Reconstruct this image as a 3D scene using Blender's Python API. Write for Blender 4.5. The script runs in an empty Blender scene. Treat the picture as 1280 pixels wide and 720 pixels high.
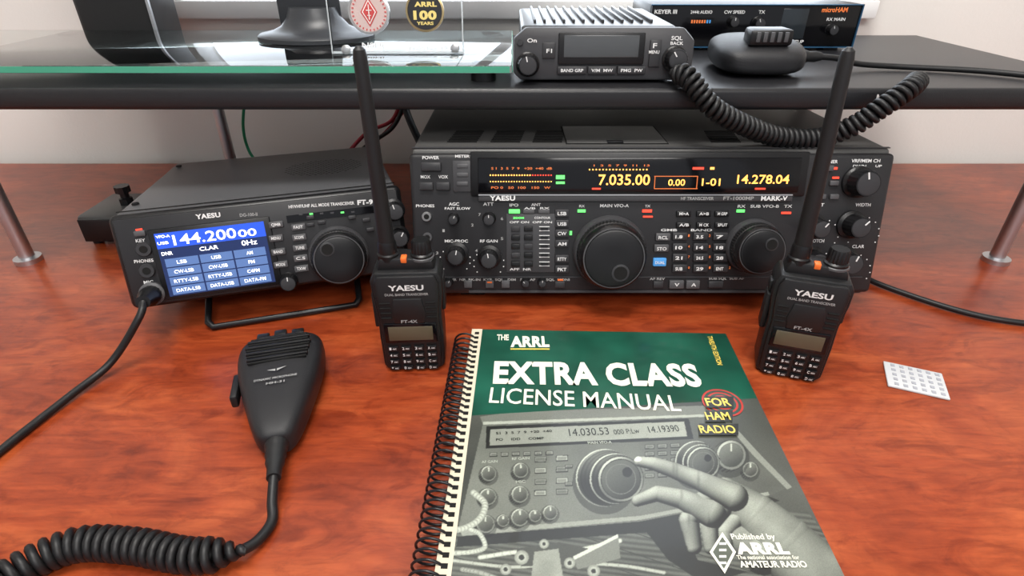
import bpy, bmesh, math, random
import numpy as np
from mathutils import Vector, Matrix
random.seed(3)
S=bpy.context.scene
S.view_settings.view_transform='Standard'
# ---------------- survey camera constants (metres) ----------------
H=0.288; TH=math.radians(31.2); c_,s_=math.cos(TH),math.sin(TH); FP=720.0
CAM=Vector((0,0,H))
def ray(px,py):
    u=(px-640)/FP; v=(py-360)/FP
    return Vector((u, c_-v*s_, -s_-v*c_))
# ---------------- materials ----------------
MC={}
def mat(name,col,rough=.5,metal=0.,emit=0.,spec=.4,trans=0.,bump=0.,bscale=400.,var=0.,vscale=30.,coat=0.,ecol=None,ior=1.5):
    if name in MC: return MC[name]
    m=bpy.data.materials.new(name); m.use_nodes=True
    nt=m.node_tree; b=nt.nodes['Principled BSDF']
    b.inputs['Base Color'].default_value=(*col,1); b.inputs['Roughness'].default_value=rough; b.inputs['IOR'].default_value=ior
    b.inputs['Metallic'].default_value=metal; b.inputs['Specular IOR Level'].default_value=spec if trans==0 else .5
    b.inputs['Transmission Weight'].default_value=trans; b.inputs['Coat Weight'].default_value=coat
    if emit>0:
        b.inputs['Emission Color'].default_value=(*(ecol or col),1); b.inputs['Emission Strength'].default_value=emit
    tc=nt.nodes.new('ShaderNodeTexCoord')
    n=nt.nodes.new('ShaderNodeTexNoise'); n.inputs['Scale'].default_value=vscale if var else bscale
    nt.links.new(tc.outputs['Object'],n.inputs['Vector'])
    if var:
        mx=nt.nodes.new('ShaderNodeMixRGB'); mx.blend_type='MULTIPLY'; mx.inputs[0].default_value=var
        mx.inputs[1].default_value=(*col,1)
        rp=nt.nodes.new('ShaderNodeValToRGB'); rp.color_ramp.elements[0].position=.3; rp.color_ramp.elements[1].position=.7
        rp.color_ramp.elements[0].color=(.3,.3,.3,1); rp.color_ramp.elements[1].color=(1.5,1.5,1.5,1)
        nt.links.new(n.outputs['Fac'],rp.inputs[0]); nt.links.new(rp.outputs[0],mx.inputs[2]); nt.links.new(mx.outputs[0],b.inputs['Base Color'])
    if bump:
        n2=nt.nodes.new('ShaderNodeTexNoise'); n2.inputs['Scale'].default_value=bscale
        nt.links.new(tc.outputs['Object'],n2.inputs['Vector'])
        bp=nt.nodes.new('ShaderNodeBump'); bp.inputs['Strength'].default_value=bump; bp.inputs['Distance'].default_value=.0005
        nt.links.new(n2.outputs['Fac'],bp.inputs['Height']); nt.links.new(bp.outputs[0],b.inputs['Normal'])
    MC[name]=m; return m
BODY=mat('radio_casing',(.078,.077,.076),.38,bump=.25,bscale=1500)
FACE=mat('radio_face',(.017,.017,.019),.42,bump=.1,bscale=1800)
FACE2=mat('radio_face_grey',(.045,.045,.049),.4)
BLK=mat('black_plastic',(.006,.006,.007),.35)
RUB=mat('rubber',(.009,.009,.010),.5)
GLOSS=mat('gloss_black',(.003,.003,.004),.12)
KEY=mat('key_grey',(.030,.030,.033),.4)
KEYL=mat('key_light',(.075,.075,.08),.4)
WHT=mat('white_print',(.72,.72,.72),.6)
GRY=mat('grey_print',(.33,.33,.33),.6)
SIL=mat('silver',(.6,.6,.6),.3,metal=.9)
CHR=mat('brushed_steel',(.55,.55,.57),.42,metal=1)
HOLE=mat('hole_black',(.002,.002,.002),.8)
AMB=mat('amber_glow',(1,.42,.08),.5,emit=2.0)
AMBD=mat('amber_dim',(.5,.12,.03),.5,emit=.7)
REDG=mat('red_glow',(.9,.06,.03),.5,emit=.9)
GRNG=mat('green_glow',(.12,.8,.15),.5,emit=1.0)
BLUG=mat('blue_glow',(.05,.22,.5),.5,emit=.5)
ORG=mat('orange_plastic',(.8,.16,.03),.4)
# ---------------- mesh helpers ----------------
def finish(bm,name,mt,parent=None,loc=(0,0,0),rot=None,ang=35):
    bmesh.ops.recalc_face_normals(bm,faces=bm.faces)
    lim=math.radians(ang)
    for f in bm.faces: f.smooth=True
    for e in bm.edges:
        if len(e.link_faces)==2:
            if e.calc_face_angle(0)>lim: e.smooth=False
    me=bpy.data.meshes.new(name); bm.to_mesh(me); bm.free()
    if mt: me.materials.append(mt)
    o=bpy.data.objects.new(name,me); S.collection.objects.link(o)
    if parent: o.parent=parent
    o.location=loc
    if rot is not None: o.rotation_euler=rot
    return o
def bm_box(bm,c,s,bev=0,seg=2):
    r=bmesh.ops.create_cube(bm,size=1)
    vs=r['verts']
    for v in vs: v.co=Vector((v.co.x*s[0]+c[0],v.co.y*s[1]+c[1],v.co.z*s[2]+c[2]))
    if bev>0:
        es=list({e for v in vs for e in v.link_edges})
        bmesh.ops.bevel(bm,geom=es,offset=min(bev,min(s)*.49),segments=seg,affect='EDGES',profile=.5)
def box(name,c,s,mt,parent=None,bev=0,seg=2,rot=None):
    bm=bmesh.new(); bm_box(bm,(0,0,0),s,bev,seg); return finish(bm,name,mt,parent,c,rot)
def boxes(name,lst,mt,parent=None,bev=0):
    bm=bmesh.new()
    for c,s in lst: bm_box(bm,c,s,bev)
    return finish(bm,name,mt,parent)
def lathe(name,prof,mt,parent=None,loc=(0,0,0),seg=48,flute=0,fl=(),rot=None,nfl=2):
    bm=bmesh.new(); rings=[]
    for i,(r,z) in enumerate(prof):
        ring=[]
        for k in range(seg):
            rr=r*(1-flute*(1 if (k%nfl)==0 else 0)) if i in fl else r
            a=2*math.pi*k/seg; ring.append(bm.verts.new((rr*math.cos(a),rr*math.sin(a),z)))
        rings.append(ring)
    for a,b in zip(rings,rings[1:]):
        for k in range(seg): bm.faces.new((a[k],a[(k+1)%seg],b[(k+1)%seg],b[k]))
    bm.faces.new(rings[0][::-1]); bm.faces.new(rings[-1])
    return finish(bm,name,mt,parent,loc,rot)
def extr(name,pts,z0,z1,mt,parent=None,bev=0,loc=(0,0,0),rot=None,seg=2):
    bm=bmesh.new()
    a=[bm.verts.new((x,y,z0)) for x,y in pts]; b=[bm.verts.new((x,y,z1)) for x,y in pts]
    bm.faces.new(a[::-1]); top=bm.faces.new(b)
    n=len(pts)
    for i in range(n): bm.faces.new((a[i],a[(i+1)%n],b[(i+1)%n],b[i]))
    if bev:
        bmesh.ops.recalc_face_normals(bm,faces=bm.faces)
        bmesh.ops.bevel(bm,geom=list(bm.edges),offset=bev,segments=seg,affect='EDGES',profile=.5)
    return finish(bm,name,mt,parent,loc,rot)
def tube(name,pts,r,mt,parent=None,smooth=True,cyc=False,res=4):
    cu=bpy.data.curves.new(name,'CURVE'); cu.dimensions='3D'; cu.bevel_depth=r; cu.bevel_resolution=res; cu.use_fill_caps=True
    if smooth and len(pts)>2: pts=catmull(pts,10)
    sp=cu.splines.new('POLY'); sp.points.add(len(pts)-1)
    for p,q in zip(sp.points,pts): p.co=(*q,1)
    sp.use_cyclic_u=cyc; sp.use_smooth=True
    cu.materials.append(mt)
    o=bpy.data.objects.new(name,cu); S.collection.objects.link(o)
    if parent: o.parent=parent
    return o
def catmull(P,n):
    P=[Vector(p) for p in P]; out=[]
    Q=[P[0]*2-P[1]]+P+[P[-1]*2-P[-2]]
    for i in range(1,len(Q)-2):
        for k in range(n):
            t=k/n; a,b,c,d=Q[i-1],Q[i],Q[i+1],Q[i+2]
            out.append(.5*((2*b)+(-a+c)*t+(2*a-5*b+4*c-d)*t*t+(-a+3*b-3*c+d)*t**3))
    out.append(P[-1]); return out
def coil(name,path,R,r,pitch,mt,parent=None,n=14,taper=3):
    P=catmull(path,30); L=[0]
    for a,b in zip(P,P[1:]): L.append(L[-1]+(b-a).length)
    tot=L[-1]; turns=int(tot/pitch); N=turns*n; pts=[]; j=0
    T=(P[1]-P[0]).normalized(); up=T.orthogonal().normalized()
    for i in range(N+1):
        s=tot*i/N
        while j<len(L)-2 and L[j+1]<s: j+=1
        f=(s-L[j])/max(1e-9,L[j+1]-L[j]); p=P[j].lerp(P[j+1],min(1,f))
        T=(P[j+1]-P[j]).normalized(); up=(up-T*up.dot(T)).normalized(); w=T.cross(up)
        a=2*math.pi*i/n
        k=min(1,i/(taper*n),(N-i)/(taper*n))
        pts.append(p+(up*math.cos(a)+w*math.sin(a))*R*max(.05,k))
    return tube(name,pts,r,mt,parent,smooth=False,res=2)
def empty(name,M=None):
    e=bpy.data.objects.new(name,None); e.empty_display_size=.02; S.collection.objects.link(e)
    if M is not None: e.matrix_world=M
    return e
TXT=[]
class Panel:
    """an object with a flat face: local x=right, y=up the face, z=out of the face"""
    def __init__(s,name,O,r,u):
        s.O=Vector(O); s.r=Vector(r).normalized(); u=Vector(u); s.u=(u-s.r*u.dot(s.r)).normalized(); s.n=s.r.cross(s.u)
        M=Matrix((( s.r.x,s.u.x,s.n.x,s.O.x),(s.r.y,s.u.y,s.n.y,s.O.y),(s.r.z,s.u.z,s.n.z,s.O.z),(0,0,0,1)))
        s.M=M; s.e=empty(name,M)
    def m(s,px,py,c=0):   # photo measurement -> metres on this face's own plane
        d=ray(px,py); t=((s.O-CAM).dot(s.n)+c)/d.dot(s.n); P=CAM+d*t-s.O
        return P.dot(s.r),P.dot(s.u)
    def sc(s,px,py,c=0):
        d=ray(px,py); t=((s.O-CAM).dot(s.n)+c)/d.dot(s.n); return t/FP
    def box(s,name,a0,b0,a1,b1,c0,c1,mt,bev=0,seg=2):
        return box(name,((a0+a1)/2,(b0+b1)/2,(c0+c1)/2),(abs(a1-a0),abs(b1-b0),abs(c1-c0)),mt,s.e,bev,seg)
    def rect(s,name,x0,y0,x1,y1,d,mt,c=0,bev=0):
        xc,yc=(x0+x1)/2,(y0+y1)/2
        a,b=s.m(xc,yc,c+d); k=s.sc(xc,yc,c+d)
        w=(x1-x0)*k*(1/max(.5,s.r.x)); h=abs(s.m(xc,y0,c+d)[1]-s.m(xc,y1,c+d)[1])
        return s.box(name,a-w/2,b-h/2,a+w/2,b+h/2,c-.0004,c+d,mt,bev)
    def disc(s,name,px,py,rp,d,mt,c=0,seg=28):
        a,b=s.m(px,py,c+d); r=rp*s.sc(px,py,c+d)
        return lathe(name,[(r,0),(r,d*.8),(r*.93,d)],mt,s.e,(a,b,c),seg)
    def knob(s,name,px,py,rp,d,mt=None,flute=.06,skirt=1.15,c=0,mark=True,ang=None,cap=None):
        mt=mt or BLK
        a,b=s.m(px,py,c+d); r=rp*s.sc(px,py,c+d)
        lathe(name,[(r*skirt,0),(r*skirt,d*.16),(r*1.02,d*.24),(r,d*.3),(r*.97,d*.9),(r*.9,d),(r*.5,d*1.0)],mt,s.e,(a,b,c),60,flute,(3,4),nfl=3)
        lathe(name+'_cap',[(r*.82,0),(r*.82,d*.03),(r*.72,d*.04)],cap or KEY,s.e,(a,b,c+d*.98),40)
        if mark:
            g=ang if ang is not None else random.uniform(-.8,.8)
            o=box(name+'_mark',(a+math.sin(-g)*r*.6,b+math.cos(g)*r*.6,c+d*1.04),(r*.1,r*.5,d*.04),WHT,s.e); o.rotation_euler=(0,0,g)
    def poly(s,name,pts,mt,c):
        bm=bmesh.new(); vs=[bm.verts.new((*p,0)) for p in pts]; bm.faces.new(vs)
        bmesh.ops.triangulate(bm,faces=bm.faces)
        o=finish(bm,name,mt,s.e,(0,0,c)); return o
    def ppoly(s,name,pts,mt,c): return s.poly(name,[s.m(x,y,c) for x,y in pts],mt,c)
    def pdisc(s,name,px,py,rp,mt,c,ys=1.0,n=28):
        a,b=s.m(px,py,c); r=rp*s.sc(px,py,c)
        return s.poly(name,[(a+r*math.cos(2*math.pi*k/n),b+r*ys*math.sin(2*math.pi*k/n)) for k in range(n)],mt,c)
    def ptext(s,txt,x0,y0,x1,y1,hp,mt,c=.0005,bold=0.02):
        p0=Vector(s.m(x0,y0,c)); p1=Vector(s.m(x1,y1,c)); q=Vector(s.m(x0,y0-hp,c))
        s.text(txt,p0.x,p0.y,(p1-p0).length,abs(q.y-p0.y) if abs(y1-y0)<abs(x1-x0) else hp*s.sc(x0,y0,c),mt,c,bold,math.atan2(p1.y-p0.y,p1.x-p0.x))
    def text(s,txt,a,b,w,h,mt,c=.0005,bold=0.02,rot=0):
        cu=bpy.data.curves.new('label','FONT'); cu.body=txt; cu.size=1; cu.offset=bold; cu.materials.append(mt); cu.resolution_u=3
        if bold>.035: cu.space_character=1.0+bold*1.6
        o=bpy.data.objects.new('label',cu); S.collection.objects.link(o); o.parent=s.e
        TXT.append((o,a,b,c,w,h,rot))
    def prism(s,name,prof,a0,a1,mt,bev=0):
        bk=Vector((-s.r.y,s.r.x,0)); inv=s.M.inverted(); bm=bmesh.new(); L=[]
        for a in (a0,a1):
            L.append([bm.verts.new(inv@Vector((s.O.x+s.r.x*a+bk.x*d,s.O.y+s.r.y*a+bk.y*d,z))) for d,z in prof])
        bm.faces.new(L[0]); bm.faces.new(L[1][::-1]); n=len(prof)
        for i in range(n): bm.faces.new((L[0][i],L[0][(i+1)%n],L[1][(i+1)%n],L[1][i]))
        bmesh.ops.recalc_face_normals(bm,faces=bm.faces)
        if bev: bmesh.ops.bevel(bm,geom=list(bm.edges),offset=bev,segments=3,affect='EDGES',profile=.5)
        return finish(bm,name,mt,s.e)
    def loc(s,w): return s.M.inverted()@Vector(w)
def sub(parent,name,O,r,u):   # sub-panel (part) of an object
    p=Panel(name,O,r,u); p.e.parent=parent.e; p.e.matrix_parent_inverse=Matrix.Identity(4); p.e.matrix_basis=parent.M.inverted()@p.M
    return p
# ================= ROOM =================
WALL=mat('wall_paint',(.80,.78,.745),.8,bump=.3,bscale=300,var=.05,vscale=4)
TRIM=mat('trim_white',(.88,.88,.88),.4)
FLOOR=mat('floor_carpet',(.25,.22,.19),.9,bump=1,bscale=500,var=.3,vscale=60)
WY=.862; SZ=.208
boxes('wall_back',[((-1.3,WY+.05,.45),(1.69,.1,2.4)),((1.31,WY+.05,.45),(1.69,.1,2.4)),((0.005,WY+.05,(SZ-.013-.75)/2),(.92,.1,SZ-.013+.75)),((0.005,WY+.05,1.375),(.92,.1,.55))],WALL)
box('wall_left',(-2.15,-.54,.45),(.1,3.0,2.4),WALL)
box('wall_right',(2.15,-.54,.45),(.1,3.0,2.4),WALL)
box('floor',(0,-.54,-.80),(4.4,3.0,.1),FLOOR)
box('ceiling',(0,-.54,1.70),(4.4,3.0,.1),mat('ceiling_paint',(.8,.8,.78),.9))
box('baseboard_back',(0,WY-.008,-.70),(4.2,.015,.1),TRIM)
w=empty('window_1')
boxes('window_frame',[((.005,WY-.004,SZ),(.96,.03,.022)),((.005,WY+.01,1.10),(.96,.05,.04)),((-.456,WY+.01,.65),(.04,.05,.86)),((.466,WY+.01,.65),(.04,.05,.86)),((.005,WY+.03,.65),(.02,.02,.86))],TRIM,w,.002)
box('window_glow_plane',(.005,WY+.075,.65),(.91,.004,.90),mat('daylight_glow',(.8,.86,.95),.9,emit=2.8,ecol=(.84,.92,1)),w)  # added emissive backing plane, glows in place of daylight through the window
# ================= DESK =================
def wood():
    m=bpy.data.materials.new('cherry_wood'); m.use_nodes=True; nt=m.node_tree; b=nt.nodes['Principled BSDF']; N=nt.nodes.new; Lk=nt.links.new
    tc=N('ShaderNodeTexCoord')
    def noise(scale,rot,ns,det,dist):
        mp=N('ShaderNodeMapping'); mp.inputs['Scale'].default_value=scale; mp.inputs['Rotation'].default_value=(0,0,rot); Lk(tc.outputs['Object'],mp.inputs[0])
        n=N('ShaderNodeTexNoise'); n.inputs['Scale'].default_value=ns; n.inputs['Detail'].default_value=det; n.inputs['Roughness'].default_value=.62; n.inputs['Distortion'].default_value=dist
        Lk(mp.outputs[0],n.inputs['Vector']); return n
    def ramp(n,stops):
        r=N('ShaderNodeValToRGB'); e=r.color_ramp.elements
        e[0].position,e[0].color=stops[0][0],(*stops[0][1],1); e[1].position,e[1].color=stops[-1][0],(*stops[-1][1],1)
        for p,cc in stops[1:-1]: x=e.new(p); x.color=(*cc,1)
        Lk(n.outputs['Fac'],r.inputs[0]); return r
    def mul(a,b_):
        mx=N('ShaderNodeMixRGB'); mx.blend_type='MULTIPLY'; mx.inputs[0].default_value=1; Lk(a.outputs[0],mx.inputs[1]); Lk(b_.outputs[0],mx.inputs[2]); return mx
    r1=ramp(noise((4.5,9,6),.12,1.7,8,1.3),[(.28,(.165,.023,.0075)),(.5,(.295,.048,.013)),(.72,(.42,.090,.026))])
    r2=ramp(noise((22,150,20),.06,1.5,4,.6),[(.3,(.74,.66,.62)),(.65,(1.05,1.05,1.05))])
    r3=ramp(noise((14,30,20),.2,1.5,5,2.0),[(.33,(.68,.58,.54)),(.5,(1,1,1)),(.75,(1.10,1.13,1.18))])
    mx=mul(mul(r1,r2),r3)
    Lk(mx.outputs[0],b.inputs['Base Color']); b.inputs['Roughness'].default_value=.29; b.inputs['Specular IOR Level'].default_value=.42
    return m
WOOD=wood()
d=empty('desk')
box('desk_top',(0,.38,-.0155),(2.3,.92,.031),WOOD,d,.004)
box('desk_side_panel_l',(-1.1,.40,-.39),(.03,.84,.72),WOOD,d); box('desk_side_panel_r',(1.1,.40,-.39),(.03,.84,.72),WOOD,d)
box('desk_modesty_panel',(0,.80,-.33),(2.17,.02,.6),WOOD,d)
# ================= SHELF =================
sh=empty('monitor_riser_shelf')
SHM=mat('shelf_black',(.014,.014,.016),.36,bump=.2,bscale=900)
box('board',(0,.645,.174),(1.04,.31,.018),SHM,sh,.004,3)
for i,(x,y) in enumerate([(-.377,.75),(.377,.75),(-.505,.53),(.505,.53)]):
    lathe('post_%d'%i,[(.0125,0),(.0125,.005),(.0070,.006),(.0070,.159),(.0125,.160),(.0125,.165)],CHR,sh,(x,y,0),24)
st=Panel('logo_sticker',(0.298,.4897,.165),(1,0,0),(0,0,1))
st.ptext('N',1093,130,1101,130,12,WHT,c=.0002,bold=.05)
st.ptext('O',1104,130,1112,130,10,WHT,c=.0002,bold=.05)
# ================= HF TRANSCEIVER (big, centre) =================
P=Panel('hf_transceiver',(-.087,.442,.015),(1,0,0),(0,.030,.119)); W=.41; HH=.1227
P.prism('chassis',[(.006,.010),(.036,.136),(.40,.124),(.40,.012)],.002,W-.002,BODY,.003)
P.box('front_panel',0,0,W,HH,-.014,0,FACE,.004,3)
P.rect('upper_bezel',588,190,1010,246,.004,BLK,bev=.0015)
P.rect('display_window',597,197,1001,241,.0048,GLOSS,bev=.001)
P.rect('trim_band',598,243,991,252,.0035,FACE2,bev=.0008)
P.rect('trim_line',598,243,991,244.4,.0042,SIL)
for i,x in enumerate((.05,.36)): 
    P.prism('front_foot_%d'%i,[(.02,.0),(.02,.02),(.045,.02),(.045,.0)],x-.012,x+.012,RUB,.002)
    P.prism('rear_foot_%d'%i,[(.35,.0),(.35,.016),(.375,.016),(.375,.0)],x-.012,x+.012,RUB,.002)
P.prism('under_plate',[(.05,.012),(.05,.018),(.38,.02),(.38,.012)],.03,W-.03,HOLE)
c=.0052
P.ptext('YAESU',612,250.5,644,250.5,6,WHT,.004,.04)
P.ptext('HF TRANSCEIVER',851,250,892,250,4,GRY,.004); P.ptext('FT-1000MP',904,250,942,250,4.5,GRY,.004); P.ptext('MARK-V',951,250.5,984,250.5,5.5,WHT,.004,.04)
P.ptext('7.035.00',748,231,812,231,13,AMB,c,.01); P.ptext('0.00',835,232,856,232,8,AMB,c,.01); P.ptext('1-01',877,232,900,232,9,AMB,c,.01); P.ptext('14.278.04',921,229.5,986,229.5,11,AMB,c,.01)
for i,(x0,x1,y) in enumerate([(818,872,220),(818,872,235.5)]): P.rect('box_line_%d'%i,x0,y,x1,y+.9,.0003,AMBD,c)
P.rect('box_line_2',818,220,818.9,236,.0003,AMBD,c); P.rect('box_line_3',871,220,871.9,236,.0003,AMBD,c)
P.rect('led_rx_block',695,219,706,224,.0003,GRNG,c); P.rect('led_tx_block',695,227,706,230,.0003,GRNG,c)
P.rect('led_main',740,235,751,237,.0003,REDG,c); P.rect('led_ant',866,209,880,212,.0003,REDG,c); P.rect('led_sub',944,235,957,237,.0003,REDG,c); P.rect('led_f',888,209,893,212,.0003,AMB,c)
P.ptext('S 1  3  5  7  9   +20  +40  dB',614,212,690,212,3,AMBD,c); P.ptext('PO 0   50  100   150   W',614,236,688,236,3,AMBD,c)
P.ptext('1  3  5  7  9  11  13',742,208,812,208,2.4,AMBD,c)
lst=[];lst2=[]
for i in range(24):
    a,b=P.m(613+i*3.3,219,c); a2,b2=P.m(613+i*3.3,227,c)
    (lst if i<16 else lst2).append(((a,b,c),(.0011,.0011,.0003))); lst.append(((a2,b2,c),(.0010,.0009,.0003)))
boxes('meter_bars',lst,AMB,P.e); boxes('meter_bars_red',lst2,REDG,P.e)
lst=[]
for i in range(18):
    a,b=P.m(737+i*4.2,212,c); lst.append(((a,b,c),(.0011,.0011,.0003)))
boxes('tuning_dots',lst,AMB,P.e)
# left column
P.ptext('POWER',528,199,549,199,4,WHT); P.rect('power_button',526,203,551,214,.004,KEY,bev=.001)
P.ptext('MOX',526,223,538,223,4,WHT); P.ptext('VOX',548,223,560,223,4,WHT)
P.rect('mox_button',524,228,541,238,.003,KEY,bev=.0008); P.rect('vox_button',545,228,562,238,.003,KEY,bev=.0008)
P.ptext('METER',569,197,587,197,3.5,WHT); P.rect('meter_switch_plate',566,201,590,240,.0012,FACE2,bev=.0005)
for i,y in enumerate((203,214,225)):
    P.rect('meter_btn_%d'%i,571,y+2,585,y+7,.002,KEYL,bev=.0005); 
P.ptext('PHONES',520,259,543,259,3.5,WHT)
P.disc('phones_jack',533,271,6,.002,SIL); P.disc('phones_hole',533,271,3.5,.0022,HOLE)
P.disc('key_jack',534,297,6,.002,KEYL); P.disc('key_hole',534,297,3.5,.0022,HOLE); P.disc('lower_jack',535,320,6,.002,SIL); P.disc('lower_hole',535,320,4,.0022,HOLE)
P.ptext('AGC',561,257,574,257,4,WHT); P.ptext('FAST SLOW',556,262,588,262,3,WHT); P.ptext('ATT',604,257,617,257,4,WHT); 
P.knob('agc_knob',566,275,6.5,.009); P.knob('att_knob',611,275,7.5,.009)
P.ptext('MIC-PROC',556,303,585,303,3.5,WHT); P.ptext('RF GAIN',600,303,622,303,3.5,WHT)
P.knob('mic_knob',569,322,11,.016,skirt=1.4); P.knob('rf_gain_knob',611,326,11,.016,skirt=1.4)
for i,(x,y) in enumerate([(553,290),(589,283),(545,318),(594,315),(626,300),(626,275),(598,270)]): P.ptext('%d'%(i+1),x,y,x+3,y,3.5,GRY)
lst=[]
for cx,cy,r0 in [(569,320,19),(611,324,19),(1028,287,20),(1077,285,22),(1024,328,20),(1067,331,21)]:
    for k in range(11):
        an=math.radians(-130+26*k); a,b=P.m(cx+r0*math.sin(an),cy+5-r0*math.cos(an)*.9,.0004); lst.append(((a,b,.0004),(.0009,.0009,.0004)))
boxes('dial_dots',lst,WHT,P.e)
P.rect('button_bank_plate',633,268,694,341,.001,FACE2,bev=.0004)
P.rect('ipo_button',636,262,650,267,.002,GRNG,bev=.0005); P.rect('ant_a',654,262,668,267,.002,KEYL,bev=.0005); P.rect('ant_b',673,262,687,267,.002,KEYL,bev=.0005)
P.ptext('IPO',637,258,648,258,3.5,WHT); P.ptext('ANT',664,257.5,676,257.5,3.5,WHT); P.ptext('A/B  RX',655,261.5,687,261.5,2.6,WHT)
for r_ in range(5):
    y=283+r_*11
    for k,x in enumerate((639,655)): P.rect('nr_btn_%d_%d'%(r_,k),x,y,x+11,y+6.5,.0022,BLK if (r_+k)%3 else KEY,.001,.0005)
    P.rect('contour_icon_%d'%r_,674,y,687,y+.9,.0004,WHT,.001); P.rect('contour_icon_b%d'%r_,674,y+5,687,y+5.9,.0004,WHT,.001); P.rect('contour_key_%d'%r_,676,y+1.5,685,y+4.5,.0015,BLK,.001)
P.ptext('OFF ON  OFF ON',637,279,690,279,2.6,WHT,.0015); P.ptext('ZOOM',641,273.5,655,273.5,2.4,GRNG,.0015,.05); P.ptext('CONTOUR',668,273.5,688,273.5,2.6,WHT,.0015); P.ptext('APF  NR',637,338,664,338,3,WHT,.0015)
for i,(t,y) in enumerate([('LSB',267),('USB',280),('CW',292),('AM',305),('RTTY',324),('PKT',337)]):
    P.rect('mode_key_%d'%i,694,y-5,711,y+4.5,.0028,KEY,bev=.0006); P.ptext(t,697,y+2,708,y+2,4.2,WHT,.0031)
P.rect('mode_led',712,289,715,294,.001,GRNG)
P.rect('rx_led_tag',722,262,732,265.5,.001,GRNG); P.rect('tx_led_tag',803,262,815,265.5,.001,REDG); P.rect('tx_led2',804,270,816,272,.001,REDG)
P.ptext('RX',724,259,731,259,3,WHT); P.ptext('TX',806,259,813,259,3,WHT); P.ptext('MAIN VFO-A',750,259,786,259,4,WHT)
def dial(P,name,px,py,rp,d,dimple=True,c=0,finger=(.25,-.5)):
    a,b=P.m(px,py,c+d); r=rp*P.sc(px,py,c+d)
    lathe(name+'_skirt',[(r*1.12,0),(r*1.12,d*.18),(r*1.06,d*.28)],FACE2,P.e,(a,b,c),64)
    lathe(name+'_grip',[(r*1.02,0),(r*1.03,d*.3),(r*1.03,d*.62),(r*.98,d*.66)],RUB,P.e,(a,b,c),120,.03,(1,2),nfl=2)
    lathe(name+'_body',[(r*.98,d*.5),(r*.99,d*.72),(r*.96,d*.86),(r*.90,d*.93),(r*.86,d*.93),(r*.85,d*.98),(r*.80,d*1.0),(r*.3,d*.99)],BLK,P.e,(a,b,c),64)
    lathe(name+'_ring',[(r*.905,d*.925),(r*.9,d*.945),(r*.87,d*.945),(r*.86,d*.925)],KEYL,P.e,(a,b,c),64)
    if dimple:
        lathe(name+'_dimple_rim',[(r*.26,0),(r*.26,d*.02),(r*.22,d*.03)],KEY,P.e,(a+finger[0]*r,b+finger[1]*r,c+d*.99),36)
        lathe(name+'_dimple',[(r*.2,0),(r*.2,d*.035),(r*.15,d*.033)],HOLE,P.e,(a+finger[0]*r,b+finger[1]*r,c+d*.99),36)
dial(P,'main_dial',768,324,43,.028,finger=(.2,-.42))
dial(P,'sub_dial',954,315,32,.024,finger=(.3,.3))
for i,(x,y) in enumerate([(x,y) for y in (267,281) for x in (855,880,903)]):
    P.rect('fn_key_%d'%i,x-9,y-3,x+9,y+4,.0025,BLK,bev=.0006); P.ptext(['M>A','A>B','M GRP','A/B','M CK','SPLIT'][i],x-6,y+2,x+6,y+2,3.6,WHT,.0028)
P.ptext('GMB      BAND',826,289,890,289,3,WHT)
for i,(t,x,y) in enumerate([('RCL',829,297),('STO',827,311)]):
    P.rect('mem_key_%d'%i,x-9,y-5,x+9,y+4,.003,KEYL,bev=.0006); P.ptext(t,x-6,y+2,x+6,y+2,4,WHT,.0033)
P.rect('dual_key',817,323,833,333,.003,BLUG,bev=.0006); P.ptext('DUAL',819,330,831,330,3.5,WHT,.0033)
k=0
for y in (296,309.5,322.5,336):
    for x in (850,876,901):
        P.rect('band_key_%d'%k,x-9,y-5,x+9,y+4.5,.0028,KEY,bev=.0006)
        P.ptext(['1.8','3.5','7','10','14','18','21','24.5','28','SUB','29','ENT'][k],x-6,y+2,x+3,y+2,4,WHT,.0031,.03); P.ptext(str((k+1)%10),x+10,y,x+12,y,3,AMBD,.0008); k+=1
P.rect('sub_rx_tag',921,262,931,265.5,.001,GRNG); P.rect('sub_tx_tag',977,265,989,267.5,.001,REDG); P.ptext('RX   SUB VFO-B   TX',922,259.5,990,259.5,3.6,WHT)
# right block
P.ptext('TUNER',1028,204,1047,204,4,WHT); P.ptext('VRF/MEM CH',1064,203,1100,203,4.2,WHT); P.ptext('DWN      UP',1066,209,1102,209,3,WHT)
P.rect('tuner_key',1029,207,1043,214,.0025,KEYL,bev=.0006); P.rect('tuner_led',1040,209,1047,212,.001,REDG)
for i,(x,y) in enumerate([(1027,229),(1043,229),(1027,246),(1043,246)]): P.rect('r_key_%d'%i,x-5,y-3,x+6,y+3,.0022,KEYL,bev=.0005)
P.rect('amb1',1020,221,1028,223.5,.001,REDG); P.rect('amb2',1041,221,1049,223.5,.001,REDG)
P.knob('mem_knob',1086,230,17,.017,skirt=1.2)
P.ptext('SHIFT',1012,258,1030,258,4,WHT); P.ptext('WIDTH',1069,258,1088,258,4,WHT); P.ptext('NOTCH',1012,303,1030,303,4,WHT); P.ptext('CLAR',1065,310,1080,310,4,WHT)
P.knob('shift_knob',1028,287,12,.017,skirt=1.35); P.knob('width_knob',1077,285,14,.017,skirt=1.3); P.knob('notch_knob',1024,328,12,.017,skirt=1.35); P.knob('clar_knob',1067,331,14,.017,skirt=1.3)
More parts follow.
